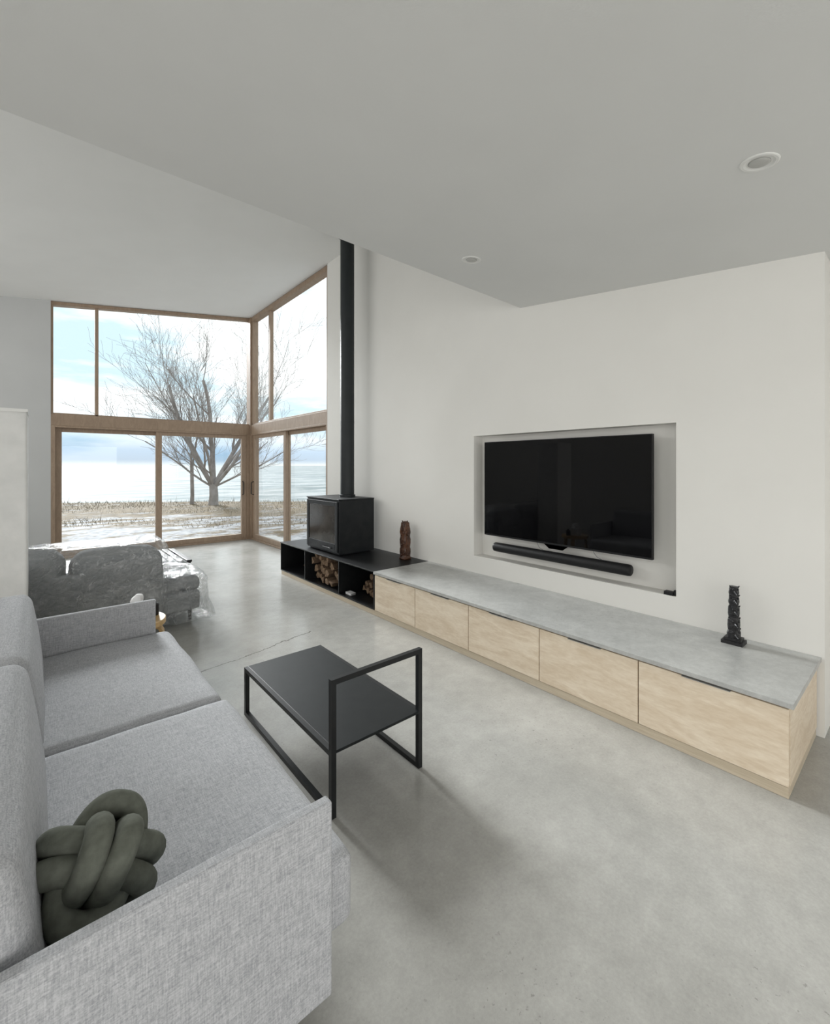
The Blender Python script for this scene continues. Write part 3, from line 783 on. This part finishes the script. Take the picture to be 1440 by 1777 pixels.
def make_tree(name,base,stems,maxd,seed,label,trunk,kids=5,trop=.05):
    rnd=random.Random(seed); bm=bmesh.new()
    def branch(p,d,ln,r,dep):
        k=6 if dep<2 else (4 if dep<4 else 3)
        pts=[p.copy()]; dd=d.copy()
        for i in range(k):
            dd=(dd+Vector((rnd.uniform(-1,1),rnd.uniform(-1,1),rnd.uniform(-.6,.7)))*.13+Vector((0,0,trop))).normalized()
            pts.append(pts[-1]+dd*ln/k)
        r1=max(r*.5,.004)
        tube(bm,pts,[r+(r1-r)*i/k for i in range(k+1)],7 if dep<2 else (4 if dep<3 else 3),caps=False)
        if dep>=maxd: return
        nch=kids if dep<maxd-1 else 3
        for c in range(nch):
            t=(c+1.5)/(nch+.5); t=min(t,1); idx=min(int(t*k),k); q=pts[idx]
            ax=dd.orthogonal().normalized(); ax.rotate(Matrix.Rotation(rnd.uniform(0,6.28),3,dd))
            an=rnd.uniform(.35,.8)
            nd=(dd*math.cos(an)+ax*math.sin(an)+Vector((0,0,.08))).normalized()
            rr=(r+(r1-r)*t)
            branch(q,nd,ln*rnd.uniform(.5,.74)*(1-.15*t),max(rr*rnd.uniform(.34,.54),.0045),dep+1)
    b=Vector(base)
    tp=[b+Vector((0,0,-.3)),b+Vector((0,0,.05)),b+Vector((.02,0,.4)),b+Vector((0,.02,trunk))]
    R=stems[0][3]
    tube(bm,tp,[R*2.2,R*1.75,R*1.5,R*1.4],12,caps=False)
    for (dx,dy,dz,r,ln) in stems:
        branch(b+Vector((0,0,trunk*.85)),Vector((dx,dy,dz)).normalized(),ln,r,0)
    return from_bm(name,bm,M['treebark'],smooth=True,label=label,category='tree')
def sd(a,b,z): return (a*.76+b*.65, -a*.65+b*.76, z)
make_tree('tree',(5.5,19.3,-.22),[
  (*sd(-.06,.1,1),.115,4.5),(*sd(-.42,-.1,1),.09,4.4),(*sd(.36,.2,1),.10,4.4),(*sd(.9,-.2,.9),.08,4.0),(*sd(-.75,.2,1.),.06,4.0),(*sd(.15,-.5,1),.06,3.9),(*sd(.62,.4,1),.06,4.1),(*sd(-1.15,-.2,.8),.045,3.1),(*sd(1.3,.1,.7),.045,3.2)],4,11,'large bare multi-stemmed tree on the lakeshore',.85,5,.04)
make_tree('tree',(4.9,20.2,-.25),[(*sd(-.1,0,1),.05,2.6),(*sd(.2,.1,1),.04,2.0)],3,5,'slender bare tree beside the large tree',1.8,4)
make_tree('tree',(14.2,18.0,-.3),[(*sd(-.3,0,1),.06,2.4),(*sd(.4,.1,1),.06,2.4),(*sd(.0,.3,1),.06,2.4)],3,8,'small bare tree by the shore',.8)

# ------------------------------------------------------------------ world + lights
w=bpy.data.worlds.new('world'); SC.world=w; w.use_nodes=True
nt=w.node_tree; N=nt.nodes; L=nt.links; bg=N['Background']
tc=N.new('ShaderNodeTexCoord'); mp=N.new('ShaderNodeMapping'); mp.inputs['Scale'].default_value=(1,1,4.5)
L.new(tc.outputs['Generated'],mp.inputs['Vector'])
nz=N.new('ShaderNodeTexNoise'); nz.inputs['Scale'].default_value=2.8; nz.inputs['Detail'].default_value=8; nz.inputs['Roughness'].default_value=.55
L.new(mp.outputs[0],nz.inputs['Vector'])
cr=N.new('ShaderNodeValToRGB'); e=cr.color_ramp.elements
e[0].position=.38; e[0].color=(.60,.77,.87,1); e[1].position=.52; e[1].color=(1.04,1.06,1.07,1)
L.new(nz.outputs['Fac'],cr.inputs['Fac'])
sep=N.new('ShaderNodeSeparateXYZ'); L.new(tc.outputs['Generated'],sep.inputs[0])
hr=N.new('ShaderNodeValToRGB'); h=hr.color_ramp.elements
h[0].position=0.; h[0].color=(.86,.88,.88,1); h[1].position=.13; h[1].color=(1.1,1.1,1.1,1)
x=h.new(.010); x.color=(.52,.61,.72,1)
x=h.new(.030); x.color=(.55,.66,.79,1)
x=h.new(.06); x.color=(.90,.95,1.0,1)
L.new(sep.outputs['Z'],hr.inputs['Fac'])
mx=N.new('ShaderNodeMix'); mx.data_type='RGBA'; mx.blend_type='MULTIPLY'; mx.inputs['Factor'].default_value=1
L.new(cr.outputs[0],mx.inputs['A']); L.new(hr.outputs[0],mx.inputs['B'])
L.new(mx.outputs['Result'],bg.inputs['Color']); bg.inputs['Strength'].default_value=1.15

def light(name,typ,loc,rot,energy,**kw):
    l=bpy.data.lights.new(name,typ); l.energy=energy
    for k,v in kw.items(): setattr(l,k,v)
    o=bpy.data.objects.new(name,l); o.location=loc; o.rotation_euler=rot; COL.objects.link(o); return o
s=light('overcast_sun','SUN',(2,20,12),(0,0,0),8.5,angle=math.radians(18),color=(.985,.99,1.0))
s.rotation_euler=Vector((.02,-1,-.38)).to_track_quat('-Z','Y').to_euler()
a=light('rear_fill_light','AREA',(0,-2.9,1.3),(math.radians(90),0,0),60,shape='RECTANGLE',size=4.5,size_y=1.6,color=(1,.99,.975))  # added fill behind the camera, standing in for an assumed rear window
b=light('side_fill_light','AREA',(-2.95,.0,1.35),(0,math.radians(-90),0),48,shape='RECTANGLE',size=1.8,size_y=4.5,color=(1,.99,.97))  # added fill left of the frame, standing in for assumed side windows
c=light('high_fill_light','AREA',(-2.95,5.6,2.85),(0,math.radians(-90),0),56,shape='RECTANGLE',size=.8,size_y=4.5,color=(1,.99,.98))  # added high fill to brighten main wall and upper ceiling; no clerestory there
SC.view_settings.view_transform='Standard'
SC.view_settings.look='None'
SC.view_settings.exposure=0.1
